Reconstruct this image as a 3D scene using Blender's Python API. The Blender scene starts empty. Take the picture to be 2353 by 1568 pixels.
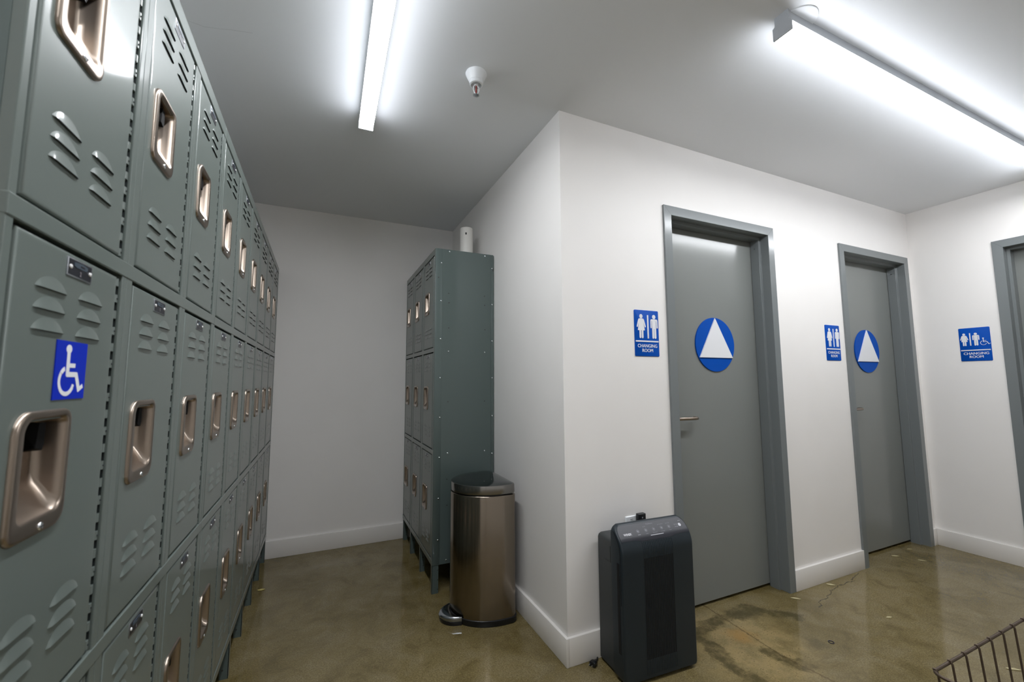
import bpy, bmesh, math, random
from mathutils import Vector, Matrix
random.seed(4)
S = bpy.context.scene
COL = S.collection
PI = math.pi

# ------------------------------------------------------------------ materials
def mat(name, color=(.8, .8, .8), rough=.5, metal=0., spec=.5, emit=None, estr=0., coat=0., coat_r=.05):
    m = bpy.data.materials.new(name); m.use_nodes = True
    b = m.node_tree.nodes['Principled BSDF']
    b.inputs['Base Color'].default_value = (*color, 1)
    b.inputs['Roughness'].default_value = rough
    b.inputs['Metallic'].default_value = metal
    b.inputs['Specular IOR Level'].default_value = spec
    b.inputs['Coat Weight'].default_value = coat
    b.inputs['Coat Roughness'].default_value = coat_r
    if emit:
        b.inputs['Emission Color'].default_value = (*emit, 1)
        b.inputs['Emission Strength'].default_value = estr
    return m

class NT:
    """small node-graph helper"""
    def __init__(s, m):
        s.m = m; s.nt = m.node_tree; s.b = s.nt.nodes['Principled BSDF']
        s.pos = s.nt.nodes.new('ShaderNodeNewGeometry').outputs['Position']
    def node(s, t, **kw):
        n = s.nt.nodes.new(t)
        for k, v in kw.items(): setattr(n, k, v)
        return n
    def link(s, a, b): s.nt.links.new(a, b)
    def put(s, sock, v):
        if hasattr(v, 'is_linked') or hasattr(v, 'links'): s.link(v, sock)
        else: sock.default_value = v
    def math(s, op, a, b=None, clamp=False):
        n = s.node('ShaderNodeMath', operation=op, use_clamp=clamp)
        s.put(n.inputs[0], a)
        if b is not None: s.put(n.inputs[1], b)
        return n.outputs[0]
    def vmath(s, op, a, b=None, out=0):
        n = s.node('ShaderNodeVectorMath', operation=op)
        s.put(n.inputs[0], a)
        if b is not None:
            s.put(n.inputs['Scale'] if op == 'SCALE' else n.inputs[1], b)
        return n.outputs[out]
    def noise(s, scale, detail=2., rough=.5, vec=None, out=0, dist=0.):
        n = s.node('ShaderNodeTexNoise')
        n.inputs['Scale'].default_value = scale; n.inputs['Detail'].default_value = detail
        n.inputs['Roughness'].default_value = rough; n.inputs['Distortion'].default_value = dist
        s.link(vec if vec is not None else s.pos, n.inputs['Vector'])
        return n.outputs[out]
    def ramp(s, v, lo, hi, a=0., b=1.):
        n = s.node('ShaderNodeMapRange')
        n.interpolation_type = 'SMOOTHSTEP'
        s.put(n.inputs['Value'], v)
        for i, x in zip(('From Min', 'From Max', 'To Min', 'To Max'), (lo, hi, a, b)): n.inputs[i].default_value = x
        return n.outputs[0]
    def mix(s, f, a, b):
        n = s.node('ShaderNodeMix', data_type='RGBA')
        s.put(n.inputs[0], f)
        for i, v in ((6, a), (7, b)):
            if isinstance(v, tuple): n.inputs[i].default_value = (*v, 1)
            else: s.link(v, n.inputs[i])
        return n.outputs[2]
    def bump(s, h, strength=.1, dist=.001):
        n = s.node('ShaderNodeBump'); n.inputs['Strength'].default_value = strength
        n.inputs['Distance'].default_value = dist
        s.link(h, n.inputs['Height']); s.link(n.outputs[0], s.b.inputs['Normal'])
    def seg(s, P, a, b):
        """distance from point P to the segment a-b on the floor"""
        A = Vector((a[0], a[1], 0)); D = Vector((b[0], b[1], 0)) - A
        pa = s.vmath('SUBTRACT', P, tuple(A))
        t = s.math('DIVIDE', s.vmath('DOT_PRODUCT', pa, tuple(D), out=1), max(D.length_squared, 1e-8), clamp=True)
        dv = s.node('ShaderNodeVectorMath', operation='SCALE'); dv.inputs[0].default_value = tuple(D)
        s.link(t, dv.inputs['Scale'])
        return s.vmath('LENGTH', s.vmath('SUBTRACT', pa, dv.outputs[0]), out=1)
    def path(s, P, chains):
        r = None
        for ch in chains:
            for a, b in zip(ch, ch[1:]):
                d = s.seg(P, a, b)
                r = d if r is None else s.math('MINIMUM', r, d)
        return r

def wall_mat():
    m = mat('painted_wall', (.80, .79, .785), .48, spec=.35); g = NT(m)
    g.link(g.mix(g.ramp(g.noise(2.3, 3), .35, .7), (.872, .850, .830), (.852, .830, .810)), g.b.inputs['Base Color'])
    g.bump(g.noise(260, 3), .12, .001)
    return m
def ceil_mat():
    m = mat('painted_ceiling', (.81, .825, .845), .6, spec=.3); g = NT(m)
    P = g.vmath('MULTIPLY', g.pos, (1, 1, 0))
    P = g.vmath('ADD', P, g.vmath('SCALE', g.vmath('SUBTRACT', g.noise(9, 2, vec=P, out=1), (.5, .5, .5)), .03))
    P = g.vmath('MULTIPLY', P, (1, 1, 0))
    d = g.path(P, [[(-1.476, .103), (-1.40, .11), (-1.31, .085), (-1.25, .078)]])
    g.link(g.mix(g.ramp(d, .0007, .0022, .28, 0.), (.81, .825, .845), (.42, .42, .42)), g.b.inputs['Base Color'])
    g.bump(g.noise(180, 2), .08, .001)
    return m
def floor_mat():
    m = mat('polished_concrete', (.17, .14, .08), .14, spec=.5); g = NT(m)
    P = g.vmath('MULTIPLY', g.pos, (1, 1, 0))
    wob = g.vmath('SUBTRACT', g.noise(13, 7, .72, vec=P, out=1), (.5, .5, .5))
    Pw = g.vmath('MULTIPLY', g.vmath('ADD', P, g.vmath('SCALE', wob, .15)), (1, 1, 0))
    Pc = g.vmath('MULTIPLY', g.vmath('ADD', P, g.vmath('SCALE', g.vmath('SUBTRACT', g.noise(60, 2, vec=P, out=1), (.5, .5, .5)), .02)), (1, 1, 0))
    big = g.noise(1.7, 5, .6, vec=P); mid = g.noise(7, 5, .65, vec=P, dist=.6); fine = g.noise(420, 3, .7, vec=P)
    grain = g.noise(150, 5, .8, vec=P)
    c = g.mix(g.ramp(big, .32, .66), (.200, .152, .052), (.298, .236, .108))
    c = g.mix(g.ramp(mid, .42, .72, 0., .55), c, (.36, .30, .18))
    c = g.mix(g.ramp(mid, .47, .33, 0., .45), c, (.105, .080, .028))
    c = g.mix(g.ramp(g.noise(3.2, 6, .7, vec=P, dist=1.2), .50, .36, 0., .30), c, (.100, .078, .030))
    c = g.mix(g.ramp(grain, .38, .62), g.mix(.55, c, (.07, .052, .018)), c)
    c = g.mix(g.ramp(fine, .40, .60), g.mix(.45, c, (.06, .045, .016)), c)
    c = g.mix(g.ramp(fine, .58, .70, 0., .40), c, (.42, .36, .23))
    vor = g.node('ShaderNodeTexVoronoi'); vor.inputs['Scale'].default_value = 34; g.link(P, vor.inputs['Vector'])
    spk = g.math('MULTIPLY', g.ramp(vor.outputs['Distance'], .06, .03), g.ramp(g.noise(5, 1, vec=P), .5, .56))
    c = g.mix(g.math('MULTIPLY', spk, .65), c, (.50, .46, .36))
    # orange patch with pits beside the joint
    op = g.vmath('LENGTH', g.vmath('SUBTRACT', Pw, (.79, -.22, 0)), out=1)
    c = g.mix(g.math('MULTIPLY', g.ramp(op, .36, .16, 0., .85), g.ramp(g.noise(11, 5, .7, vec=P), .36, .62, .25, .9)), c, (.37, .275, .125))
    op2 = g.vmath('LENGTH', g.vmath('SUBTRACT', Pw, (.84, -.165, 0)), out=1)
    c = g.mix(g.ramp(op2, .09, .01, 0., .55), c, (.36, .19, .045))
    pit = g.node('ShaderNodeTexVoronoi'); pit.inputs['Scale'].default_value = 120; g.link(P, pit.inputs['Vector'])
    near = g.math('MAXIMUM', g.ramp(op, .34, .20), g.ramp(g.seg(P, (.89, .11), (.90, -.5)), .10, .0))
    pits = g.math('MULTIPLY', g.math('MULTIPLY', g.ramp(pit.outputs['Distance'], .30, .16), near), g.ramp(g.noise(22, 3, .7, vec=P), .48, .60))
    c = g.mix(g.math('MULTIPLY', pits, .8), c, (.03, .022, .012))
    # damp stains that wander away from the joint
    dS = g.path(Pw, [[(.66, -.06), (.80, -.03), (.92, -.02), (1.10, -.02), (1.153, -.10), (1.237, -.17)],
                     [(.656, -.08), (.642, -.19), (.615, -.30), (.63, -.40)], [(.835, -.29), (.853, -.346), (.887, -.413)]])
    c = g.mix(g.math('MULTIPLY', g.ramp(dS, .050, .020, 0., .85), g.ramp(g.noise(16, 5, .75, vec=P), .30, .60, .35, 1.)), c, (.066, .054, .020))
    dB = g.path(Pw, [[(.98, -.03), (1.10, -.04)], [(1.087, -.340), (1.09, -.341)]])
    c = g.mix(g.ramp(dB, .07, .02, 0., .55), c, (.075, .062, .026))
    # control joint and crack
    dJ = g.path(Pc, [[(.902, .12), (.868, -.337), (.905, -.55), (.93, -1.4), (.95, -3.3)]])
    c = g.mix(g.ramp(dJ, .0060, .0018, 0., .6), c, (.085, .058, .022))
    dC = g.path(Pc, [[(2.0575, -.026), (2.006, -.040), (1.957, -.049), (1.925, -.058)],
                     [(1.934, -.074), (1.874, -.064), (1.831, -.073), (1.769, -.067), (1.716, -.082), (1.670, -.082), (1.635, -.108), (1.585, -.111),
                      (1.5645, -.127), (1.509, -.121), (1.474, -.135), (1.461, -.157), (1.428, -.161)]])
    c = g.mix(g.ramp(dC, .0032, .0012, 0., .85), c, (.03, .022, .01))
    g.link(c, g.b.inputs['Base Color'])
    r = g.ramp(g.noise(3.1, 4, vec=P), .3, .7, .05, .14)
    g.link(r, g.b.inputs['Roughness'])
    h = g.math('ADD', g.math('MULTIPLY', g.noise(2.4, 2, vec=P), 2.5), g.math('MULTIPLY', grain, .12))
    h = g.math('SUBTRACT', h, g.ramp(dJ, .004, .001, 0., 1.2))
    g.bump(h, .10, .002)
    return m
def paint_mat(name, c, rough=.28, cr=.10):
    m = mat(name, c, rough, spec=.22, coat=.62, coat_r=cr); g = NT(m)
    g.bump(g.noise(70, 2), .07, .0012)
    return m
def brushed_mat(name, c, rough, axis):
    m = mat(name, c, rough, metal=1.); g = NT(m)
    sc = g.vmath('MULTIPLY', g.pos, axis)
    n = g.noise(1., 3, .6, vec=sc)
    g.b.inputs['Anisotropic'].default_value = .75
    g.b.inputs['Anisotropic Rotation'].default_value = .25
    t = g.node('ShaderNodeTangent', direction_type='RADIAL', axis='Z'); g.link(t.outputs[0], g.b.inputs['Tangent'])
    return m

M = dict(
    wall=wall_mat(), ceiling=ceil_mat(), floor=floor_mat(),
    base=mat('baseboard_paint', (.79, .765, .735), .32),
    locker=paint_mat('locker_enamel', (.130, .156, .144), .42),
    lockdark=mat('locker_inside_shade', (.012, .018, .018), .7),  # near black: shade of gaps and interior put into the colour
    side=paint_mat('locker_enamel_shaded', (.088, .116, .111), .42),  # same enamel, darkened to paint in the weaker light on the sides
    nickel=mat('brushed_nickel', (.38, .315, .262), .30, 1.),
    screw=mat('zinc_screw', (.82, .86, .9), .18, 1.),
    latch=mat('latch_black', (.0015, .0015, .002), .6, spec=.15),
    black=mat('black_plastic', (.006, .007, .009), .35),
    plate=mat('plate_black', (.012, .013, .02), .3),
    platerim=mat('plate_aluminium', (.42, .44, .47), .35, 1.),
    doorp=paint_mat('door_enamel', (.205, .217, .209), .42, .16),
    framep=paint_mat('door_frame_enamel', (.180, .198, .203), .42, .16),
    blue=mat('sign_blue', (.0005, .074, .43), .5, spec=.12),
    stickblue=mat('sticker_blue', (.001, .022, .46), .5, spec=.15),
    white=mat('sign_white', (.80, .81, .84), .5),
    lens_dim=mat('aisle_lens', (.9, .9, .9), .3, emit=(.945, .968, 1.), estr=14.),
    lens_side_dim=mat('aisle_lens_side', (.9, .9, .9), .3, emit=(.90, .94, 1.), estr=4.2),
    lens_top_dim=mat('aisle_lens_upper_side', (.9, .9, .9), .3, emit=(.90, .94, 1.), estr=1.5),
    housing=mat('lamp_housing', (.50, .53, .57), .35),
    lens=mat('lamp_lens', (.9, .9, .9), .3, emit=(.945, .968, 1.), estr=13.2),
    lens_side=mat('lamp_lens_side', (.9, .9, .9), .3, emit=(.90, .94, 1.), estr=4.8),
    lens_top=mat('lamp_lens_upper_side', (.9, .9, .9), .3, emit=(.90, .94, 1.), estr=1.5),
    plastic=mat('white_plastic', (.80, .82, .84), .3),
    pvc=mat('pvc_pipe', (.78, .76, .72), .35),
    bulb=mat('red_bulb', (.28, .008, .010), .1),
    steel=brushed_mat('brushed_steel', (.26, .222, .18), .18, (.5, .5, 700)),
    lidsteel=brushed_mat('lid_steel', (.28, .27, .26), .2, (30, 30, 30)),
    bin_lid=mat('lid_top', (.16, .17, .17), .10, 1.),
    pedal=mat('pedal_steel', (.42, .45, .49), .22, 1.),
    purifier=mat('purifier_shell', (.0105, .0185, .0255), .44, spec=.5),
    purifier_rear=mat('purifier_rear', (.032, .036, .037), .5),
    panel=mat('panel_gloss', (.024, .0255, .034), .36),
    mark=mat('panel_print', (.62, .62, .66), .5),
    mark_dim=mat('panel_print_dim', (.28, .28, .31), .5),
    wire=mat('bronze_wire', (.095, .068, .048), .42, .6),
    leaf=mat('dry_leaf', (.48, .42, .24), .7),
    leafy=mat('yellow_leaf', (.60, .50, .17), .6),
    ring=mat('rubber_ring', (.03, .03, .06), .4),
    slot=mat('outlet_slot', (.03, .03, .03), .6),
)

# ------------------------------------------------------------------ helpers
def obj(name, bm, m=None, parent=None, smooth=None, mats=None, recalc=True):
    if recalc: bmesh.ops.recalc_face_normals(bm, faces=bm.faces)
    me = bpy.data.meshes.new(name); bm.to_mesh(me); bm.free()
    for mm in (mats or [m]): me.materials.append(mm)
    if smooth is not None:
        for p in me.polygons: p.use_smooth = True
        me.set_sharp_from_angle(angle=math.radians(smooth))
    o = bpy.data.objects.new(name, me); COL.objects.link(o)
    if parent: o.parent = parent
    return o
def tag(o, label=None, cat=None, group=None, kind=None):
    if label: o['label'] = label
    if cat: o['category'] = cat
    if group: o['group'] = group
    if kind: o['kind'] = kind
    return o
def empty(name, loc=(0, 0, 0), rz=0):
    o = bpy.data.objects.new(name, None); COL.objects.link(o)
    o.empty_display_size = .05; o.location = loc; o.rotation_euler = (0, 0, rz)
    return o
def box(bm, x0, x1, y0, y1, z0, z1, mi=0, bev=0, seg=2):
    r = bmesh.ops.create_cube(bm, size=1)
    vs = r['verts']
    for v in vs:
        v.co = Vector(((x0 + x1) / 2 + v.co.x * (x1 - x0), (y0 + y1) / 2 + v.co.y * (y1 - y0), (z0 + z1) / 2 + v.co.z * (z1 - z0)))
    fs = {f for v in vs for f in v.link_faces}
    for f in fs: f.material_index = mi
    if bev:
        es = {e for v in vs for e in v.link_edges}
        bmesh.ops.bevel(bm, geom=list(es), offset=bev, segments=seg, profile=.5, affect='EDGES', clamp_overlap=True)
def poly(bm, pts, mi=0):
    f = bm.faces.new([bm.verts.new(p) for p in pts]); f.material_index = mi; return f
def loft(bm, rings, mi=0, cap0=True, cap1=True, closed=True):
    R = [[bm.verts.new(p) for p in r] for r in rings]
    n = len(R[0])
    for a, b in zip(R, R[1:]):
        for i in range(n if closed else n - 1):
            j = (i + 1) % n
            f = bm.faces.new((a[i], a[j], b[j], b[i])); f.material_index = mi
    if cap0: bm.faces.new(R[0][::-1]).material_index = mi
    if cap1: bm.faces.new(R[-1]).material_index = mi
    return R
def tube(bm, pts, r, n=10, mi=0, caps=True):
    pts = [Vector(p) for p in pts]; rings = []; up = None
    for i, p in enumerate(pts):
        d = (pts[min(i + 1, len(pts) - 1)] - pts[max(i - 1, 0)]).normalized()
        if up is None:
            up = Vector((0, 0, 1)) if abs(d.z) < .9 else Vector((1, 0, 0))
        u = (up - d * up.dot(d)).normalized(); w = d.cross(u); up = u
        rr = r[i] if isinstance(r, (list, tuple)) else r
        rings.append([p + u * math.cos(2 * PI * k / n) * rr + w * math.sin(2 * PI * k / n) * rr for k in range(n)])
    loft(bm, rings, mi, caps, caps)
def lathe(bm, prof, c=(0, 0, 0), n=32, mi=0, cap0=True, cap1=True, axis='z'):
    rings = []
    for r, z in prof:
        ring = []
        for k in range(n):
            a = 2 * PI * k / n; x, y = math.cos(a) * r, math.sin(a) * r
            ring.append(Vector(c) + (Vector((x, y, z)) if axis == 'z' else Vector((x, z, y)) if axis == 'y' else Vector((z, x, y))))
        rings.append(ring)
    loft(bm, rings, mi, cap0, cap1)
def rrect(cx, cz, w, h, r, n=6):
    """rounded rectangle loop in (x, z); r is one radius or (bl, br, tr, tl)"""
    if not isinstance(r, (list, tuple)): r = (r,) * 4
    out = []
    for (sx, sz, a0), rr in zip(((-1, -1, PI), (1, -1, 1.5 * PI), (1, 1, 0), (-1, 1, .5 * PI)), r):
        for k in range(n + 1):
            a = a0 + k / n * PI / 2
            out.append((cx + sx * (w / 2 - rr) + math.cos(a) * rr, cz + sz * (h / 2 - rr) + math.sin(a) * rr))
    return out
def text_into(bm, s, size, place, mi=0, bold=.0, extrude=0., sx=1., align='CENTER'):
    """typed letters turned into mesh; place maps (x, y, depth) to a point"""
    cu = bpy.data.curves.new('lettering', 'FONT'); cu.body = s; cu.size = size; cu.align_x = align
    cu.offset = bold; cu.extrude = extrude; cu.resolution_u = 3
    o = bpy.data.objects.new('lettering', cu); COL.objects.link(o)
    dg = bpy.context.evaluated_depsgraph_get(); dg.update()
    me = bpy.data.meshes.new_from_object(o.evaluated_get(dg))
    vs = [bm.verts.new(place(v.co.x * sx, v.co.y, v.co.z)) for v in me.vertices]
    for p in me.polygons:
        try: bm.faces.new([vs[i] for i in p.vertices]).material_index = mi
        except ValueError: pass
    bpy.data.objects.remove(o); bpy.data.curves.remove(cu); bpy.data.meshes.remove(me)
STAG = [0]
def plate2d(bm, loop, place, d0, d1, mi=0):
    """flat outline (x, z) given thickness from depth d0 to d1"""
    STAG[0] = (STAG[0] + 1) % 23; d1 += STAG[0] * .000012
    loft(bm, [[place(x, z, d0) for x, z in loop], [place(x, z, d1) for x, z in loop]], mi, False, True)
def circ(cx, cz, rx, rz=None, n=28):
    rz = rz or rx
    return [(cx + rx * math.cos(2 * PI * k / n), cz + rz * math.sin(2 * PI * k / n)) for k in range(n)]
def capsule(a, b, w, n=7, kx=1.):
    a = Vector(a); b = Vector(b); d = (b - a)
    ang = math.atan2(d.y, d.x); r = w / 2; out = []
    for k in range(n + 1):
        t = ang + PI / 2 + PI * k / n; out.append((a.x + math.cos(t) * r * kx, a.y + math.sin(t) * r))
    for k in range(n + 1):
        t = ang - PI / 2 + PI * k / n; out.append((b.x + math.cos(t) * r * kx, b.y + math.sin(t) * r))
    return out

# ------------------------------------------------------------------ dimensions (metres)
H, D, W = 2.452, 1.761, 3.099
XL = -1.2766            # front plane of the long locker bank
HB, TB = .113, .014     # baseboard
XW, YF = -1.66, -3.2    # walls behind the lockers / behind the camera
D1 = (.6173, 1.4852); D2 = (2.1633, 3.040); DH = 2.0965
D3 = (-.4346, -1.4546)
FW = .0505              # width of the door frame's face

# ------------------------------------------------------------------ room
def struct(name, bm, m, label=None):
    return tag(obj(name, bm, m), label, kind='structure')
bm = bmesh.new(); box(bm, XW - .15, W + 1.2, YF - .15, D + .15, -.1, 0)
struct('floor', bm, M['floor'], 'polished olive brown concrete floor with cracks and stains')
bm = bmesh.new(); box(bm, XW - .15, W + .15, YF - .15, D + .15, H, H + .1)
struct('ceiling', bm, M['ceiling'], 'plain painted ceiling with two strip lights')
bm = bmesh.new(); box(bm, XW - .12, 0.12, D, D + .12, 0, H); struct('wall_back', bm, M['wall'], 'end wall closing the locker aisle')
bm = bmesh.new(); box(bm, XW - .12, XW, YF, D, 0, H); struct('wall_left', bm, M['wall'], 'wall behind the long locker bank')
bm = bmesh.new(); box(bm, XW, W, YF - .12, YF, 0, H); struct('wall_front', bm, M['wall'], 'wall facing the two changing room doors')
WT = .15
bm = bmesh.new()
box(bm, 0, D1[0] + .02, 0, WT, 0, H); box(bm, D1[1] - .02, D2[0] + .02, 0, WT, 0, H); box(bm, D2[1] - .02, W, 0, WT, 0, H)
box(bm, D1[0] + .02, D1[1] - .02, 0, WT, DH - .02, H); box(bm, D2[0] + .02, D2[1] - .02, 0, WT, DH - .02, H)
struct('wall_doors', bm, M['wall'], 'white wall holding the two narrower doors')
bm = bmesh.new(); box(bm, 0, .12, WT, D, 0, H); struct('wall_aisle', bm, M['wall'], 'white aisle wall behind the bin and short lockers')
bm = bmesh.new()
box(bm, W, W + WT, D3[0] - .02, WT, 0, H); box(bm, W, W + WT, YF, D3[1] + .02, 0, H); box(bm, W, W + WT, D3[1] + .02, D3[0] - .02, DH - .02, H)
struct('wall_right', bm, M['wall'], 'white wall at the right with the third door')

def bboard(name, pts, label):
    """pts: inner-face polyline; outward offset list"""
    bm = bmesh.new()
    for (x0, x1, y0, y1) in pts: box(bm, x0, x1, y0, y1, 0, HB, bev=.0018, seg=2)
    return tag(obj(name, bm, M['base'], smooth=35), label, kind='structure')
bboard('baseboard_back', [(XL + .02 - .36, -TB, D - TB, D)], 'white baseboard under the end wall')
bboard('baseboard_aisle', [(-TB, 0, -TB, D - TB)], 'white baseboard along the aisle wall')
bboard('baseboard_doors', [(0, D1[0], -TB, 0), (D1[1], D2[0], -TB, 0), (D2[1], W - TB, -TB, 0)], 'white baseboard between the door frames')
bboard('baseboard_right', [(W - TB, W, D3[0], 0), (W - TB, W, YF, D3[1])], 'white baseboard along the right wall')
bboard('baseboard_front', [(XW, W - TB, YF, YF + TB)], 'white baseboard behind the viewer')
bboard('baseboard_left', [(XW, XW + TB, YF + TB, -1.03)], 'white baseboard on the locker side wall')

# ------------------------------------------------------------------ doors (local: x along wall, y into wall, z up; opening starts at x=0)
def door(name, width, loc, rz, label, lever=True):
    root = tag(empty(name, loc, rz), label, kind='structure')
    P = .012                                  # frame stands proud of the wall
    prof = [(0., -.0), (0., -P), (FW, -P), (FW, .040), (FW + .016, .040), (FW + .016, .094), (FW, .094), (FW, WT - .005), (0., WT - .005)]
    # (distance inward from outer edge, y) swept around left jamb, head and right jamb with mitred corners
    bm = bmesh.new(); rings = []
    for (cx, cz) in ((0, 'b'), (0, 't'), (1, 't'), (1, 'b')):
        ring = []
        for d, y in prof:
            x = d if cx == 0 else width - d
            z = 0 if cz == 'b' else DH - d
            ring.append((x, y, z))
        rings.append(ring)
    loft(bm, rings)
    bmesh.ops.recalc_face_normals(bm, faces=bm.faces)
    es = [e for e in bm.edges if len(e.link_faces) == 2 and e.calc_face_angle(0) > 1.2 and all(v.co.y < .05 for v in e.verts) and (e.verts[0].co - e.verts[1].co).length > .3]
    bmesh.ops.bevel(bm, geom=es, offset=.0018, segments=2, profile=.5, affect='EDGES')
    obj('door_frame', bm, M['framep'], root)
    bm = bmesh.new()                          # hairline mitre joints
    for s in (0, 1):
        a = Vector((0, DH)); b = Vector((FW, DH - FW))
        n = Vector((.5, .5)) * .0007
        q = [a + n, b + n, b - n, a - n]
        poly(bm, [((p.x if s == 0 else width - p.x), -P - .0002, p.y) for p in q])
    obj('mitre_joint', bm, mat('mitre_joint_line', (.07, .08, .085), .6) if 'mitre_joint_line' not in bpy.data.materials else bpy.data.materials['mitre_joint_line'], root)
    bm = bmesh.new(); g = .004
    box(bm, FW + g, width - FW - g, .0965, .1365, .016, DH - FW - g, bev=.0015)
    leaf = obj('door_leaf', bm, M['doorp'], root)
    bm = bmesh.new(); lathe(bm, [(.004, 0), (.004, .001)], (width - FW - .016, .068, DH - .115), 10, axis='x')
    obj('frame_screw', bm, M['slot'], root)
    if lever:
        bm = bmesh.new(); sx, z = FW + .060, .981
        lathe(bm, [(.026, .0965), (.026, .090), (.023, .088)], (sx, 0, z), 24, axis='y')
        tube(bm, [(sx, .094, z), (sx, .055, z)], .009, 12)
        pts = [(sx, .058, z)] + [(sx + .012 * (1 - math.cos(a)), .058 - .012 * math.sin(a), z) for a in (.4, .8, 1.2, PI / 2)]
        pts += [(sx + .115, .046, z - .001), (sx + .128, .050, z - .001), (sx + .134, .060, z - .001), (sx + .134, .078, z - .001)]
        tube(bm, pts, .0085, 12)
        obj('door_handle', bm, M['nickel'], root, smooth=50)
        bm = bmesh.new(); lathe(bm, [(.008, .0968), (.008, .0945)], (sx + .03, 0, z - .095), 14, axis='y')
        obj('key_cylinder', bm, M['framep'], root)
    return root
door('door_1', D1[1] - D1[0], (D1[0], 0, 0), 0, 'grey door nearest the air purifier')
door('door_2', D2[1] - D2[0], (D2[0], 0, 0), 0, 'grey door by the room corner')
door('door_3', D3[0] - D3[1], (W, D3[0], 0), -PI / 2, 'grey door cut by the right picture edge')

# ------------------------------------------------------------------ signs
def woman(bm, pl, cx, top, sx, sy, d0, d1):
    X = lambda x: cx + x * sx
    Y = lambda y: -(top + y * sy)
    A = lambda l: plate2d(bm, l, pl, d0, d1)
    A(circ(X(0), Y(.42), .42 * sx, .42 * sy))
    A([(X(a), Y(b)) for a, b in [(-.42, .86), (.42, .86), (.62, 1.0), (.56, 1.35), (.93, 3.17), (-.93, 3.17), (-.56, 1.35), (-.62, 1.0)]])
    for s in (-1, 1):
        A([(X(a * s), Y(b)) for a, b in [(.30, .86), (.62, .90), (.80, 1.15), (1.20, 2.36), (1.19, 2.52), (1.05, 2.58), (.94, 2.48), (.52, 1.35)]])
        A([(X(a * s), Y(b)) for a, b in [(.08, 3.1), (.52, 3.1), (.52, 4.5), (.46, 4.66), (.30, 4.72), (.14, 4.66), (.08, 4.5)]])
def man(bm, pl, cx, top, sx, sy, d0, d1):
    X = lambda x: cx + x * sx
    Y = lambda y: -(top + y * sy)
    A = lambda l: plate2d(bm, l, pl, d0, d1)
    A(circ(X(0), Y(.42), .42 * sx, .42 * sy))
    A([(X(a), Y(b)) for a, b in [(-.60, .88), (.60, .88), (.60, 1.1), (.50, 1.1), (.50, 2.8), (-.50, 2.8), (-.50, 1.1), (-.60, 1.1)]])
    for s in (-1, 1):
        A([(X(a * s), Y(b)) for a, b in [(.5, .88), (.66, .89), (.82, .98), (.90, 1.16), (.92, 2.5), (.86, 2.64), (.75, 2.68), (.65, 2.6), (.62, 2.5), (.60, 1.4)]])
        A([(X(a * s), Y(b)) for a, b in [(.05, 2.7), (.50, 2.7), (.50, 4.5), (.44, 4.66), (.28, 4.72), (.11, 4.66), (.05, 4.5)]])
def wheelchair(bm, pl, x0, y0, w, h, d0, d1, t=1.):
    """access symbol in the box x0..x0+w, y0 down to y0+h"""
    X = lambda u: x0 + u * w
    Y = lambda v: -(y0 + v * h)
    A = lambda l: plate2d(bm, l, pl, d0, d1)
    A(circ(X(.335), Y(.085), .105 * w * t ** .3, .085 * h * t ** .3))
    def st(a, b, th):
        th *= t
        d = Vector(((b[0] - a[0]) * w, (b[1] - a[1]) * h)); n = Vector((-d.y, d.x)).normalized() * th * (w + h) / 4
        pa = Vector((X(a[0]), -Y(a[1]))); pb = Vector((X(b[0]), -Y(b[1])))
        A([((pa + n).x, -(pa + n).y), ((pb + n).x, -(pb + n).y), ((pb - n).x, -(pb - n).y), ((pa - n).x, -(pa - n).y)])
    st((.335, .14), (.345, .60), .115); st((.345, .40), (.62, .40), .085); st((.31, .575), (.70, .575), .10)
    st((.675, .555), (.845, .90), .11); st((.80, .885), (.985, .80), .085)
    arc = [(math.radians(a)) for a in range(112, 372, 8)]
    ci = lambda r, a: (X(.335 + r * math.cos(a)), Y(.70 - .92 * r * math.sin(a)))
    ro, ri = .315, .315 - .085 * t
    arcs = [a for a in arc if a <= math.radians(348)]
    for a, b in zip(arcs, arcs[1:]): A([ci(ro, a), ci(ro, b), ci(ri, b), ci(ri, a)])

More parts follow.
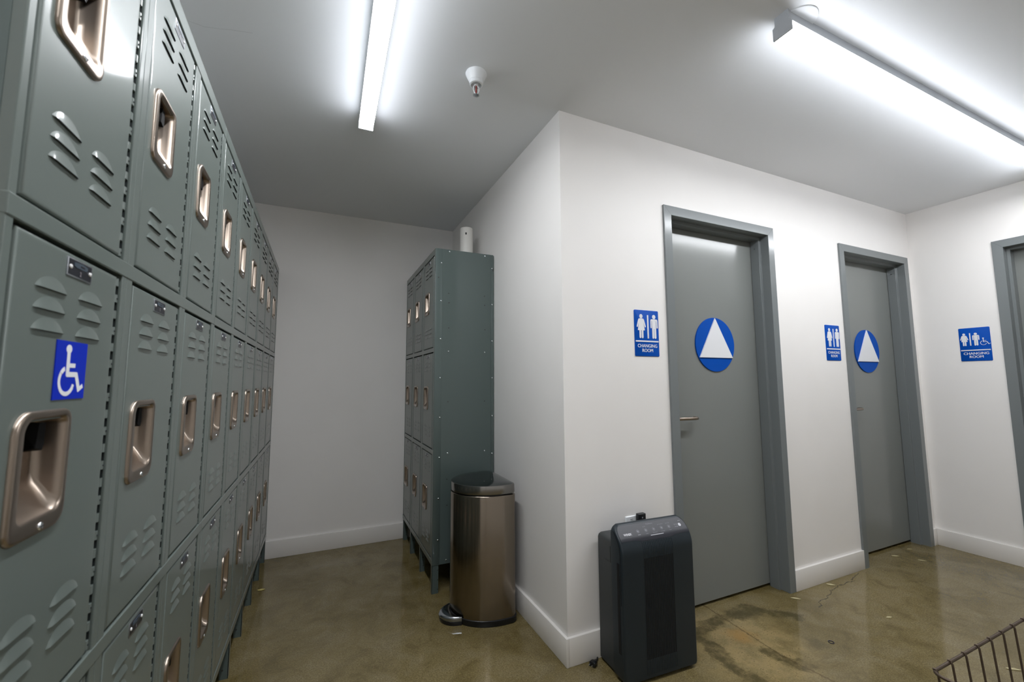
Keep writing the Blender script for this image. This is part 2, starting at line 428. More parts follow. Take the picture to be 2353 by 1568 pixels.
IN = .0254
def changing_sign(pos, rz, label, access=False):
    """6 x 9 in sign, local x to the right, z up, front towards -y; pos = top left corner"""
    root = tag(empty('restroom_sign', pos, rz), label, 'sign', 'blue changing room signs beside the doors')
    pl = lambda x, z, d: (x * IN, -d, z * IN)
    bm = bmesh.new()
    loft(bm, [[pl(x, z, d) for x, z in rrect(3, -4.5, 6 - i, 9 - i, .22)] for d, i in ((0, 0), (.0026, 0), (.0032, .05))])
    obj('sign_panel', bm, M['blue'], root, smooth=40)
    d0, d1 = .003, .0042
    bm = bmesh.new()
    if not access: woman(bm, pl, 1.62, .80, .92, 1.0, d0, d1)
    else: woman(bm, pl, 1.02, 1.40, .66, .735, d0, d1)
    obj('woman_figure', bm, M['white'], root)
    bm = bmesh.new()
    if not access: man(bm, pl, 4.83, .80, .99, 1.0, d0, d1)
    else: man(bm, pl, 3.28, 1.40, .735, .735, d0, d1)
    obj('man_figure', bm, M['white'], root)
    bm = bmesh.new()
    if not access: plate2d(bm, rrect(3.28, -3.22, .33, 4.6, .04, 2), pl, d0, d1)
    else: plate2d(bm, rrect(2.18, -3.12, .24, 3.4, .04, 2), pl, d0, d1)
    plate2d(bm, rrect(3, -6.08, 5.66, .27, .04, 2), pl, d0, d1)
    obj('divider_bar', bm, M['white'], root)
    if access:
        bm = bmesh.new(); wheelchair(bm, pl, 3.98, 2.82, 1.95, 2.0, d0, d1, .62); obj('wheelchair_figure', bm, M['white'], root)
    bm = bmesh.new()
    for s, z, wd in (('CHANGING', -7.28, 4.75), ('ROOM', -8.17, 2.68)):
        for q in (-.020, 0, .020): text_into(bm, s, .93, lambda x, y, d, z=z, q=q: ((3.05 + x + q) * IN, -(d0 + .0006 + .00004 * (q > 0) + .00008 * (q < 0)), (z + y) * IN), sx=.98)
    obj('lettering', bm, M['white'], root, recalc=False)
    return root
changing_sign((.4062, 0, 1.5288), 0, 'blue CHANGING ROOM sign on white wall above the air purifier')
changing_sign((1.9500, 0, 1.5320), 0, 'blue CHANGING ROOM sign on the wall strip between the two grey doors')
changing_sign((W, -.2285, 1.532), -PI / 2, 'blue CHANGING ROOM sign with a wheelchair figure on the right wall', True)

def round_sign(cx, cz, label):
    root = tag(empty('round_door_sign', (cx, .0965, cz)), label, 'sign', 'blue round signs with white triangles on the doors')
    pl = lambda x, z, d: (x, -d, z)
    R = .1545
    bm = bmesh.new(); loft(bm, [[pl(x, z, d) for x, z in circ(0, 0, r, n=96)] for d, r in ((0, R), (.0056, R), (.0064, R - .0008))])
    obj('disc', bm, M['blue'], root, smooth=40)
    bm = bmesh.new(); t = R - .003
    tri = [(t * math.cos(a), t * math.sin(a)) for a in (PI / 2, PI * 7 / 6, PI * 11 / 6)]
    loft(bm, [[pl(x * k, z * k, d) for x, z in tri] for d, k in ((.0064, 1), (.0120, 1), (.0126, .992))])
    obj('triangle', bm, M['white'], root)
round_sign(1.068, 1.384, 'blue disc with white triangle on the door beside the air purifier')
round_sign(2.609, 1.384, 'blue disc with white triangle on the door nearest the room corner')

# ------------------------------------------------------------------ ceiling lamps
def strip_lamp(loc, rz, label, length=2.44, dim=False):
    """runs along local +x from the visible end at the origin (origin on the ceiling)"""
    root = tag(empty('strip_light', loc, rz), label, 'ceiling light', 'white linear strip lights on the ceiling')
    bm = bmesh.new(); box(bm, .004, length - .004, -.022, .022, -.041, 0); box(bm, .004, length - .004, -.0285, .0285, -.046, -.0395, bev=.001)
    obj('housing', bm, M['housing'], root)
    bm = bmesh.new(); ring = [(-.027, -.044), (-.031, -.0475), (-.031, -.062)] + [(-.031 + .004 * (1 - math.cos(a)), -.076 - .004 * math.sin(a)) for a in (0, .5, 1.05, PI / 2)]
    ring += [(-y, z) for y, z in ring[::-1]]
    loft(bm, [[(x, y, z) for y, z in ring] for x in (.005, length - .005)])
    bmesh.ops.recalc_face_normals(bm, faces=bm.faces)
    for f_ in bm.faces:
        f_.material_index = 0 if f_.normal.z < -.6 else (2 if f_.calc_center_median().z > -.0622 or abs(f_.normal.x) > .5 else 1)
    obj('lens', bm, None, root, mats=[M[k_ + ('_dim' if dim else '')] for k_ in ('lens', 'lens_side', 'lens_top')])
    capo = [(-.024, -.0), (-.024, -.032), (-.0325, -.036), (-.0325, -.080), (-.031, -.0815), (.031, -.0815), (.0325, -.080), (.0325, -.036), (.024, -.032), (.024, 0)]
    for x0, x1 in ((0, .005), (length - .005, length)):
        bm = bmesh.new(); loft(bm, [[(x, y, z) for y, z in capo] for x in (x0, x1)]); obj('end_cap', bm, M['housing'], root)
    return root
# lamp over the aisle (end at y=.39) and lamp in front of the doors (end at x=.436)
strip_lamp((-.826, .395, H), -PI / 2 - .013, 'lit strip light over the aisle beside the long locker bank', dim=True)
strip_lamp((.436, -.769, H), 0, 'lit strip light in front of the doors, grey end cap showing')
bm = bmesh.new(); lathe(bm, [(.066, 0), (.066, -.003), (.063, -.0045), (0.001, -.0045)], (.516, -.770, H), 40, cap1=False)
tag(obj('junction_box_cover', bm, M['plastic'], smooth=40), 'round white cover plate on the ceiling behind the lamp end cap', 'cover plate')

# sprinkler
root = tag(empty('fire_sprinkler', (-.436, -.066, H)), 'white ceiling sprinkler head with a red glass bulb', 'sprinkler')
bm = bmesh.new(); lathe(bm, [(.0425, 0), (.044, -.003), (.042, -.008), (.031, -.033), (.0295, -.036), (.0285, -.036), (.0275, -.050), (.0215, -.052), (.020, -.040), (.001, -.039)], n=40, cap1=False)
obj('escutcheon', bm, M['plastic'], root, smooth=40)
bm = bmesh.new(); lathe(bm, [(.009, -.039), (.009, -.052), (.006, -.054)], n=18)
for s in (-1, 1): tube(bm, [(s * .006, 0, -.052), (s * .0115, 0, -.060), (s * .012, 0, -.074), (s * .007, 0, -.086), (s * .002, 0, -.091)], .0021, 8)
obj('yoke', bm, M['plastic'], root, smooth=50)
bm = bmesh.new(); lathe(bm, [(.001, -.054), (.0022, -.056), (.0024, -.070), (.0030, -.080), (.001, -.087)], n=12); obj('glass_bulb', bm, M['bulb'], root, smooth=60)
bm = bmesh.new(); c = bm.verts.new((0, 0, -.0925)); vs = []
for k in range(48):
    r = .0135 if (k // 2) % 2 == 0 else .0085; a = 2 * PI * k / 48
    vs.append(bm.verts.new((r * math.cos(a), r * math.sin(a), -.0935 - (.0012 if r > .01 else 0))))
for k in range(48): bm.faces.new((c, vs[k], vs[(k + 1) % 48]))
r = bmesh.ops.extrude_face_region(bm, geom=bm.faces[:]); bmesh.ops.translate(bm, verts=[v for v in r['geom'] if isinstance(v, bmesh.types.BMVert)], vec=(0, 0, -.0012))
obj('deflector', bm, M['platerim'], root)

# ------------------------------------------------------------------ lockers (local: x left to right, y into the body, z up, front plane y=0)
CW = .3053; NC = 3; UW = CW * NC
ROWS = [(1.3850, 1.9395), (.7915, 1.3505), (.1865, .7570)]     # door bottom and top
BARS = [(1.9440, 1.981), (1.3555, 1.3805), (.7620, .7870), (.1520, .1820)]
DX0, DX1 = .0210, .2635                                       # door's left and right edge inside a column
UD = .372                                                     # depth of the body
ZB = .152

def louvre(bm, cx, zl, w=.0665, hh=.0155, p=.0028):
    nu, nv = 14, 6; G = []
    for j in range(nv + 1):
        v = j / nv; row = []
        for i in range(nu + 1):
            u = -1 + 2 * i / nu
            ol = hh * max(0., 1 - abs(u) ** 2.2) ** .8 + .0006
            pr = p * max(0., 1 - abs(u) ** 10) ** .6 * (1 - v) ** 1.1
            row.append(bm.verts.new((cx + u * w / 2, -pr - .0001, zl + v * ol)))
        G.append(row)
    for j in range(nv):
        for i in range(nu):
            f = bm.faces.new((G[j][i], G[j][i + 1], G[j + 1][i + 1], G[j + 1][i])); f.smooth = True
    base = [bm.verts.new((v.co.x, -.0001, v.co.z + .0012)) for v in G[0]]
    low = [bm.verts.new((v.co.x, v.co.y * .999, v.co.z)) for v in G[0]]
    for i in range(nu):
        f = bm.faces.new((low[i], base[i], base[i + 1], low[i + 1])); f.material_index = 1  # black face paints the shade inside the opening
HW, HH_ = .112, .1435
HCX = .1016                      # handle centre inside a column
def door_mesh(h):
    """locker door panel with louvres and a hole for the cup handle; origin at column x=0, door bottom"""
    bm = bmesh.new(); x0, x1 = DX0, DX1
    hz = h - .199 - HH_ / 2
    hx0, hx1, hz0, hz1 = HCX - .044, HCX + .044, hz - .060, hz + .060
    def rect(i, y, j=None): return [(x0 + i, y, i), (x1 - i, y, i), (x1 - i, y, h - i), (x0 + i, y, h - i)]
    rings = [[(hx0, 0, hz0), (hx1, 0, hz0), (hx1, 0, hz1), (hx0, 0, hz1)], rect(.0065, 0), rect(.0038, 0), rect(.0018, .0004), rect(.0006, .0015), rect(0, .0034), rect(0, .014)]
    loft(bm, rings, 0, False, False)
    for f in bm.faces: f.smooth = True
    for top in (True, False):
        for k in range(3):
            z = (h - .0560 - .0247 * k) if top else (.0635 + .0247 * k)
            louvre(bm, .0930, z); louvre(bm, .1875, z)
    return bm
def handle_mesh():
    """recessed cup with a raised rim, centred at the origin, front towards -y"""
    bm = bmesh.new(); w, h = HW, HH_; R = []
    def ring(w_, h_, r, y, dx=0, dz=0): R.append([(x, y, z) for x, z in rrect(dx, dz, w_, h_, r, 8)])
    ro = (.016, .022, .016, .027)
    def rr(k): return tuple(q - k for q in ro)
    ring(w, h, ro, .0005); ring(w, h, ro, -.0018); ring(w - .002, h - .002, rr(.001), -.0036); ring(w - .006, h - .006, rr(.003), -.0046); ring(w - .012, h - .012, rr(.006), -.0046)
    ox, oz = .0025, .0055
    iw, ih = w - .027, h - .028
    ri = (.012, .016, .010, .018)
    def r2(k): return tuple(max(q - k, .003) for q in ri)
    ring(iw + .004, ih + .004, r2(-.001), -.0046, ox, oz); ring(iw, ih, r2(0), -.0038, ox, oz); ring(iw - .003, ih - .003, r2(.001), -.0012, ox, oz)
    ring(iw - .005, ih - .009, r2(.001), .006, ox, oz + .002); ring(iw - .007, ih - .022, r2(.002), .014, ox, oz + .0085)
    ring(iw - .010, ih - .032, r2(.003), .0205, ox, oz + .013); ring(iw - .014, ih - .040, r2(.004), .0235, ox, oz + .016); ring(iw - .018, ih - .046, r2(.005), .0240, ox, oz + .018)
    loft(bm, R, 0, False, True)
    return bm
def plate_mesh(num):
    bm = bmesh.new()
    loft(bm, [[(x, y, z) for x, z in rrect(0, 0, w, h, .0008, 2)] for w, h, y in ((.062, .0245, 0), (.062, .0245, -.0009), (.0612, .0237, -.0012))], 0)
    loft(bm, [[(x, y, z) for x, z in rrect(0, .0002, w, h, .0008, 2)] for w, h, y in ((.0575, .0205, -.0012), (.0575, .0205, -.00135))], 1)
    for s in (-1, 1): lathe(bm, [(.0030, -.0012), (.0027, -.0024), (.0012, -.0031)], (s * .0245, 0, .0003), 12, mi=2, axis='y')
    plate2d(bm, [(-.017, .0075), (-.017, .0030), (-.010, .0014), (.012, .0014), (.017, .0030), (.017, .0075), (.006, .0088), (-.006, .0088)], lambda x, z, d: (x, -d, z), .0013, .0018, 3)
    plate2d(bm, rrect(.004, .0052, .010, .0022, .0003, 2), lambda x, z, d: (x, -d, z), .0018, .0020, 1)
    text_into(bm, num, .0085, lambda x, y, d: (x, -.0018, y - .0078), 4, bold=.0001)
    return bm
PLM = [M['platerim'], M['plate'], mat('plate_rivet', (.78, .78, .78), .35), mat('plate_emblem', (.055, .075, .10), .35), mat('plate_digit', (.30, .27, .30), .5)]
def hinge_mesh(h):
    """long knuckle hinge to the right of the door panel"""
    bm = bmesh.new(); cx = DX1 + .0086; n = int(round(h / .0270)) * 2 + 1; p = (h - .002) / n; r = .0070; yc = .0082
    box(bm, DX1 + .0004, .2799, .0105, .0125, 0, h, 1)
    for i in range(n):
        z0 = .001 + i * p; z1 = z0 + p - .0006
        full = i % 2 == 0
        rng = range(0, 9) if full else range(0, 4)
        rings = [[(cx + r * math.cos(PI * k / 8), yc - r * math.sin(PI * k / 8), z) for k in rng] for z in (z0, z1)]
        R = loft(bm, rings, 0, False, False, closed=False)
        for ring, flip in ((rings[0], 1), (rings[1], 0)):      # end faces of each knuckle
            c = (cx, yc + .002, ring[0][2])
            poly(bm, ([c] + ring) if flip else ([c] + ring)[::-1])
        if not full:                                          # notch beside the knuckle, wall coloured black for its depth shade
            e = rings[0][-1]
            poly(bm, [(e[0], e[1] + .0004, z0), (e[0] - .0002, .0105, z0), (e[0] - .0002, .0105, z1), (e[0], e[1] + .0004, z1)], 1)
        elif i % 4 == 0:
            lathe(bm, [(.0017, .0), (.0012, -.0010)], (cx, .0013, (z0 + z1) / 2), 8, mi=1, axis='y')
    return bm

DOOR_ME = {}
def locker_unit(loc, rz, label, group, first_no, side='front', leg_flip=False, left_exposed=False):
    root = tag(empty('locker_unit', loc, rz), label, 'locker', group)
    e = .0012
    # sheet metal body
    bm = bmesh.new()
    box(bm, 0, .0015, .012, UD, ZB, 1.981); box(bm, UW - .0015, UW, .012, UD, ZB, 1.981)
    box(bm, .0015, UW - .0015, UD - .0015, UD, ZB, 1.981)
    box(bm, .0015, UW - .0015, .012, UD - .0015, 1.9795, 1.981); box(bm, .0015, UW - .0015, .012, UD - .0015, ZB, ZB + .0015)
    for z0, z1 in BARS[1:3]: box(bm, .0015, UW - .0015, .016, UD - .002, (z0 + z1) / 2, (z0 + z1) / 2 + .0015, 1)
    for k in (1, 2): box(bm, CW * k - .0008, CW * k + .0008, .016, UD - .002, ZB + .002, 1.979, 1)
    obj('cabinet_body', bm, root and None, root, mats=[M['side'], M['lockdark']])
    # dark lining just behind the door gaps
    bm = bmesh.new()
    for k in range(NC):
        x = CW * k
        for z0, z1 in ROWS: pass
    bm.free()
    # face frame : uprights and cross rails
    bm = bmesh.new()
    for k in range(NC):
        x = CW * k
        box(bm, x + .2800, x + .2963, 0, .016, ZB, 1.981, bev=.0016)
        if k < NC - 1: box(bm, x + .2970, x + CW + .0145, 0, .016, ZB, 1.981, bev=.0016)
        else: box(bm, x + .2970, x + CW - e / 2, 0, .020, ZB, 1.981, bev=.0016)
        if k == 0: box(bm, e / 2, .0145, 0, .020, ZB, 1.981, bev=.0016)
    obj('upright', bm, M['locker'], root)
    for z0, z1 in BARS:
        bm = bmesh.new()
        box(bm, .0002, UW - .0002, -.0012, .017, z0, z1, bev=.0016)
        obj('cross_rail', bm, M['locker'], root)
    # legs: an angle with one flange in the front plane, one across
    ms = {}
    for k in range(NC + (1 if leg_flip or side == 'last' else 0)):
        for back in (0, 1):
            x = CW * k if not leg_flip else UW - CW * k
            s = -1 if leg_flip else 1
            if x + s * .02 > UW or x + s * .02 < 0: x -= s * .034 if not leg_flip else -s * 0; 
            if leg_flip and k == NC: x = .032
            bm = bmesh.new(); y0 = .001 if not back else UD - .052; wd = .0375 if (leg_flip and k == 0) else .031
            x = min(max(x, .0), UW) + (.0016 if s > 0 else 0)
            a, b = sorted((x, x + s * .002)); box(bm, a, b, y0, y0 + wd, 0, ZB + (.02 if not (leg_flip and k == 0) else 0), 0)
            a, b = sorted((x, x + s * .024)); box(bm, a, b, y0 + (wd - .002 if back else 0), y0 + (wd if back else .002), 0, ZB, 0)
            hx = x - s * .0003
            for hz in ((.035, .085) if not (leg_flip and k == 0) else (.022, .072, .124)):
                lathe(bm, [(.0032, 0), (.0032, s * .001)], (hx, y0 + (.020 if not (leg_flip and k == 0) else .0335), hz), 10, mi=1, axis='x')
            obj('leg', bm, None, root, mats=[M['side'], M['slot']])
    # doors
    for k in range(NC):
        for r, (zb, zt) in enumerate(ROWS):
            h = zt - zb
            if r not in DOOR_ME:
                d0 = obj('door', door_mesh(h), None, None, mats=[M['locker'], M['lockdark']]); me = d0.data; bpy.data.objects.remove(d0)
                me.set_sharp_from_angle(angle=math.radians(42))
                t0 = obj('hinge', hinge_mesh(h), None, None, mats=[M['locker'], M['lockdark']], smooth=42); hm = t0.data; bpy.data.objects.remove(t0)
                if 'h' not in DOOR_ME:
                    t0 = obj('handle', handle_mesh(), M['nickel'], None, smooth=60); DOOR_ME['h'] = t0.data; bpy.data.objects.remove(t0)
                    b = bmesh.new(); loft(b, [[(x, y, z) for x, z in pts] for y, pts in ((.020, [(-.010, -.017), (.007, -.017), (.009, -.010), (.009, .017), (-.010, .017)]), (.002, [(-.008, -.013), (.006, -.017), (.009, -.010), (.009, .015), (-.004, .017)]))])
                    t0 = obj('latch', b, M['latch'], None); DOOR_ME['l'] = t0.data; bpy.data.objects.remove(t0)
                    b = bmesh.new(); lathe(b, [(.0046, 0), (.0046, -.0008), (.0038, -.0015), (.0014, -.0018)], n=16, axis='y'); box(b, -.0036, .0036, -.0020, -.0016, -.0006, .0006, 1)
                    t0 = obj('screw', b, None, None, smooth=50, mats=[M['screw'], M['slot']]); DOOR_ME['s'] = t0.data; bpy.data.objects.remove(t0)
                DOOR_ME[r] = (me, hm)
            me, hm = DOOR_ME[r]
            dr = bpy.data.objects.new('locker_door', me); COL.objects.link(dr); dr.parent = root; dr.location = (CW * k, .0006, zb)
            def sub(n, m_, l):
                o = bpy.data.objects.new(n, m_); COL.objects.link(o); o.parent = dr; o.location = l; return o
            sub('hinge', hm, (0, 0, 0))
            hz = h - .199 - HH_ / 2
            tag(sub('recessed_handle', DOOR_ME['h'], (HCX, 0, hz)), 'brushed nickel cup handle')
            sub('latch', DOOR_ME['l'], (HCX + .012, .004, hz + .040))
            sub('screw', DOOR_ME['s'], (HCX + .0045, -.0046, hz - HH_ / 2 + .0085))
            p = obj('number_plate', plate_mesh(str(first_no + k * 3 + r)), None, dr, smooth=40, mats=PLM, recalc=False)
            p.location = (.1505, 0, h - .0180)
    return root
G = 'grey green three-tier locker units in the long bank'
Y0 = -1.0215
locker_unit((XL, Y0, 0), PI / 2, 'grey green steel locker unit nearest the viewer, with a blue wheelchair sticker', G, 1)
locker_unit((XL, Y0 + UW, 0), PI / 2, 'grey green steel locker unit in the middle of the long left bank', G, 10)
locker_unit((XL, Y0 + 2 * UW, 0), PI / 2, 'grey green steel locker unit of the left bank against the end wall', G, 19, side='last')
YR = .8205
ru = locker_unit((-.3777, YR + UW, 0), -PI / 2, 'short locker unit across the aisle behind the bin, side panel showing', 'short locker bank', 28, leg_flip=True)
# camera-facing side panel of the short unit (local x = UW side)
bm = bmesh.new()
X = UW
box(bm, X, X + .0012, .0345, .3545, ZB, 1.978)                    # panel between the posts
box(bm, X, X + .0030, .0, .0440, ZB - .0, 1.980, bev=.0012)       # front post
box(bm, X, X + .0030, .3560, UD + .003, ZB, 1.976, bev=.0012)     # rear post
def hole(y, z, r=.0035): lathe(bm, [(r, .0030), (r, .0036)], (X, y, z), 12, mi=1, axis='x')
for x, z in [(-.359, 1.802)]: hole(x + .3777, z, .0042)
for x, z in [(-.295, 1.71), (-.293, 1.653), (-.066, 1.711), (-.064, 1.653), (-.293, 1.5), (-.062, 1.5), (-.294, 1.062), (-.065, 1.061), (-.296, .618), (-.294, .472)]:
    lathe(bm, [(.0036, .0012), (.0036, .0018)], (X, x + .3777, z), 12, mi=1, axis='x')
box(bm, X + .003, X + .0035, .366, .372, 1.876, 1.892, 1)
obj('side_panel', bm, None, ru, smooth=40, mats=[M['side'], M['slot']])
for x, z in [(-.342, 1.893), (-.343, 1.661), (-.343, 1.433), (-.343, 1.203), (-.343, .973), (-.343, .745), (-.345, .516), (-.346, .288), (-.292, 1.968), (-.063, 1.968),
             (-.294, 1.36), (-.064, 1.359), (-.294, .766), (-.065, .764), (-.296, .172), (-.016, 1.892), (-.016, 1.661), (-.016, 1.431), (-.016, 1.202), (-.016, .971), (-.017, .745)]:
    b = bmesh.new(); off = .0012 if -.33 < x < -.03 else .003
    lathe(b, [(.0050, off), (.0046, off + .0022), (.0022, off + .0036)], (0, 0, 0), 12, axis='x')
    o = obj('bolt', b, M['screw'], ru, smooth=60); o.location = (X, x + .3777, z)

# wheelchair sticker on the nearest middle door
st = tag(empty('accessibility_sticker', (XL, -.9080, 1.2372), PI / 2), 'blue square wheelchair sticker on the nearest middle locker door', 'sticker')
bm = bmesh.new(); q = .0745
pl = lambda x, z, d: (x, -d, z)
plate2d(bm, [(0, -q), (q, -q), (q, 0), (0, 0)], pl, -.0004, .0003)
obj('backing', bm, M['stickblue'], st)
bm = bmesh.new(); wheelchair(bm, lambda x, z, d: (x, -d, z), .0075, .0045, .0625, .0665, .0003, .0005, 1.0)
obj('wheelchair_symbol', bm, M['white'], st)

# white pipe standing on the short locker unit
root = tag(empty('plastic_pipe', (-.110, 1.05, 1.981)), 'white plastic pipe stub standing on top of the short locker unit', 'pipe')
bm = bmesh.new(); lathe(bm, [(.0435, 0), (.0435, .232), (.0425, .2345), (.038, .2345), (.038, 0)], n=40, cap0=False, cap1=False)
obj('pipe_body', bm, M['pvc'], root, smooth=40)
bm = bmesh.new(); a = math.radians(-112)
c = Vector((math.cos(a), math.sin(a), 0)); t = Vector((-c.y, c.x, 0))
f = [c * .0438 + t * .0055 * math.cos(k * PI / 8) + Vector((0, 0, .188 + .0085 * math.sin(k * PI / 8))) for k in range(16)]
poly(bm, f); obj('drilled_hole', bm, M['slot'], root)

# ------------------------------------------------------------------ step bin
root = tag(empty('step_bin', (-.20, .565, 0)), 'semi-round brushed steel step bin against the aisle wall', 'trash can')
def dring(z, k=0., n=40, xb=-.052, xm=-.340, yc=.567, hy=.187, rc=.036):
    """D outline: flat back near the wall at x=xb, bulging to x=xm; k insets it"""
    xb -= k; xm += k; hy -= k; x0 = xb - .055; out = []
    for i in range(n + 1):
        t = PI * i / n
        out.append((x0 - (x0 - xm) * math.sin(t) ** .92 + .20, yc - hy * math.cos(t) - .565, z))
    for i in range(7):
        a = PI / 2 - PI / 2 * i / 6
        out.append((xb - rc + rc * math.cos(a) + .20, yc + hy - rc + rc * math.sin(a) - .565, z))
    for i in range(7):
        a = -PI / 2 * i / 6
        out.append((xb - rc + rc * math.cos(a) + .20, yc - hy + rc + rc * math.sin(a) - .565, z))
    return out
bm = bmesh.new(); loft(bm, [dring(0, -.001), dring(.004, -.004), dring(.028, -.004), dring(.030, -.001)])
tube(bm, [(-.10, -.02, .012), (-.195, -.02, .012)], .012, 8)
obj('base', bm, M['black'], root, smooth=40)
bm = bmesh.new(); loft(bm, [dring(.0305), dring(.607), dring(.6105, .0015), dring(.6115, .004)])
obj('body', bm, M['steel'], root, smooth=50)
bm = bmesh.new(); loft(bm, [dring(.608, .010), dring(.622, .010)]); obj('collar', bm, M['black'], root, smooth=50)
bm = bmesh.new(); loft(bm, [dring(.6190, .006), dring(.6190, .002), dring(.6215, .001), dring(.656, .002), dring(.6600, .0035), dring(.6612, .006)], cap1=True)
obj('lid', bm, M['lidsteel'], root, smooth=40)
bm = bmesh.new(); loft(bm, [dring(.6608, .006), dring(.6640, .014), dring(.6675, .036), dring(.6690, .07), dring(.6695, .10)]); obj('lid_top', bm, M['bin_lid'], root, smooth=60)
# crescent pedal on a black foot
def cres(z, w0, w1, sc=1.):
    out = []; n = 16
    for i in range(n + 1):
        t = -1 + 2 * i / n; out.append((w0 * -1 * (1 - t * t) ** .6 - .114, t * .080 * sc - .02, z))
    for i in range(1, n):
        t = 1 - 2 * i / n; out.append((-w1 * (1 - t * t) - .114, t * .080 * sc - .02, z))
    return out
bm = bmesh.new(); loft(bm, [cres(0, .086, -.02), cres(.018, .090, -.02), cres(.019, .086, -.01)])
o = obj('pedal_base', bm, M['black'], root, smooth=40)
bm = bmesh.new(); loft(bm, [cres(.019, .088, .030), cres(.030, .092, .032), cres(.036, .086, .036), cres(.039, .070, .040)])
obj('pedal', bm, M['pedal'], root, smooth=60)

# ------------------------------------------------------------------ air purifier (local: x to the right, y back, z up; origin front-left on the floor)
root = tag(empty('air_purifier', (.1256, -.2135, 0), math.radians(-3.0)), 'dark blue black tower air purifier by the wall corner', 'air purifier')
PW = .361; FD = .075
def yprof(z):
    if z < .490: return 0.
    if z < .545:
        t = (z - .490) / .055; return .018 * t * t
    t = min(1, (z - .545) / .046); return .018 + .044 * t
def hwid(z, top=.592, r=.034):
    d = z - (top - r)
    q = .028 - z
    return PW / 2 - (r - math.sqrt(max(r * r - d * d, 0)) if d > 0 else 0) - (.014 - math.sqrt(max(.014 ** 2 - q * q, 0)) if q > 0 else 0)
def pring(z, inset=0.):
    hw = hwid(z) - inset; y0 = yprof(z); yb = FD; r = .010; cx = PW / 2; out = []
    for (sx, a0) in ((-1, PI), (1, 1.5 * PI)):
        for i in range(5):
            a = a0 + PI / 2 * i / 4
            out.append((cx + sx * (hw - r) + r * math.cos(a), y0 + inset + r + r * math.sin(a), z))
    out += [(cx + hw, yb, z), (cx - hw, yb, z)]
    return out
zs = [.0145, .0165, .019, .022, .028, .1, .2, .3, .4, .47, .49, .50, .51, .52, .53, .54, .545, .555, .565, .570, .576, .581, .585, .588, .590]
bm = bmesh.new(); loft(bm, [pring(z, .002 if z == .0145 else 0) for z in zs] + [[(x, y, .5915) for x, y, z in pring(.590, .002)]])
for i, s in enumerate((0, 1)):
    x = -.0006 if s == 0 else PW + .0006
    box(bm, x - .0008, x + .0008, .022, .036, .115, .455, 1)
    zq = [.30, .40, .47, .49, .50, .51, .52, .53, .54, .55, .56, .57]
    for za, zb_ in zip(zq, zq[1:]):
        ya, yb2 = yprof(za) + .013, yprof(zb_) + .013
        loft(bm, [[(x - .0006, y_, z_), (x + .0006, y_, z_), (x + .0006, y_ + .0028, z_), (x - .0006, y_ + .0028, z_)] for y_, z_ in ((ya, za), (yb2, zb_))], 1)
obj('front_housing', bm, None, root, smooth=38, mats=[M['purifier'], mat('void_black', (.001, .001, .001), .9)])
# rear body, a little narrower
bm = bmesh.new()
R = []
for z, i in ((.010, .006), (.014, 0), (.505, 0), (.515, .003), (.521, .010), (.523, .02)):
    R.append([(x, y, z) for x, y in rrect(PW / 2, .135 + FD / 2 - .0375, PW - .026 - 2 * i, .130 - i, .012)])
loft(bm, R)
box(bm, .0120, .0131, .100, .1005, .43, .495, 1); box(bm, .0120, .0131, .100, .140, .4295, .4305, 1)
obj('rear_housing', bm, None, root, smooth=40, mats=[M['purifier_rear'], M['black']])
bm = bmesh.new(); box(bm, .025, PW - .025, .02, .19, 0, .012); obj('foot', bm, M['black'], root)
# control panel that wraps the slope
def on_front(x, z, off): return (x, yprof(z) - off, z)
bm = bmesh.new(); n = 40; zz = [None] * 8; rows = []
def plow(u):        # lower edge of the panel dips over the grille
    c = abs(u - .5) * 2
    return .5385 if c > .62 else (.5325 if c < .42 else .5325 + .006 * (c - .42) / .20)
for j in range(9):
    row = []
    for i in range(n + 1):
        u = i / n; z = plow(u) + (.5865 - plow(u)) * j / 8
        hw = hwid(z) - .008
        row.append(bm.verts.new(on_front(PW / 2 + (u - .5) * 2 * hw, z, .0012)))
    rows.append(row)
for a, b in zip(rows, rows[1:]):
    for i in range(n): bm.faces.new((a[i], a[i + 1], b[i + 1], b[i]))
r = bmesh.ops.extrude_face_region(bm, geom=bm.faces[:]); bmesh.ops.translate(bm, verts=[v for v in r['geom'] if isinstance(v, bmesh.types.BMVert)], vec=(0, .003, 0))
panel = obj('control_panel', bm, M['panel'], root, smooth=40)
bm = bmesh.new()
SL = Vector((0, .044, .046)).normalized(); NRM = Vector((0, -SL.z, SL.y))
def on_panel(x, s, d=0.): # s metres up the slope from z=.545
    p = Vector((x, .018, .545)) + SL * s + NRM * (.0016 + d); return tuple(p)
def ptxt(s, size, x, y, mi=0, bold=0.): text_into(bm, s, size, lambda a, b, d: on_panel(x + a, y + b), mi, bold=bold)
ptxt('Plasmawave', .0075, .174, .046, 1)
def ell(cx, s, r, mi=0, r2=0):
    k = [on_panel(cx + r * math.cos(a), s + r * math.sin(a)) for a in [2 * PI * i / 24 for i in range(24)]]
    if not r2: poly(bm, k, mi)
    else:
        k2 = [on_panel(cx + r2 * math.cos(a), s + r2 * math.sin(a)) for a in [2 * PI * i / 24 for i in range(24)]]
        for i in range(24): poly(bm, [k[i], k[(i + 1) % 24], k2[(i + 1) % 24], k2[i]], mi)
for i, cx in enumerate((.104, .144, .184, .225, .264)):
    ell(cx, .024, .0068, 1, .0058); ell(cx, .024, .0034, 1)
    w = (.013, .010, .020, .017, .011)[i]
    if i: ptxt((0, 'Mode', 'Plasmawave', 'Fan Speed', 'Timer')[i], .0048, cx, .0085, 1)
    else: poly(bm, [on_panel(cx - w / 2, .0085), on_panel(cx + w / 2, .0085), on_panel(cx + w / 2, .0110), on_panel(cx - w / 2, .0110)], 1)
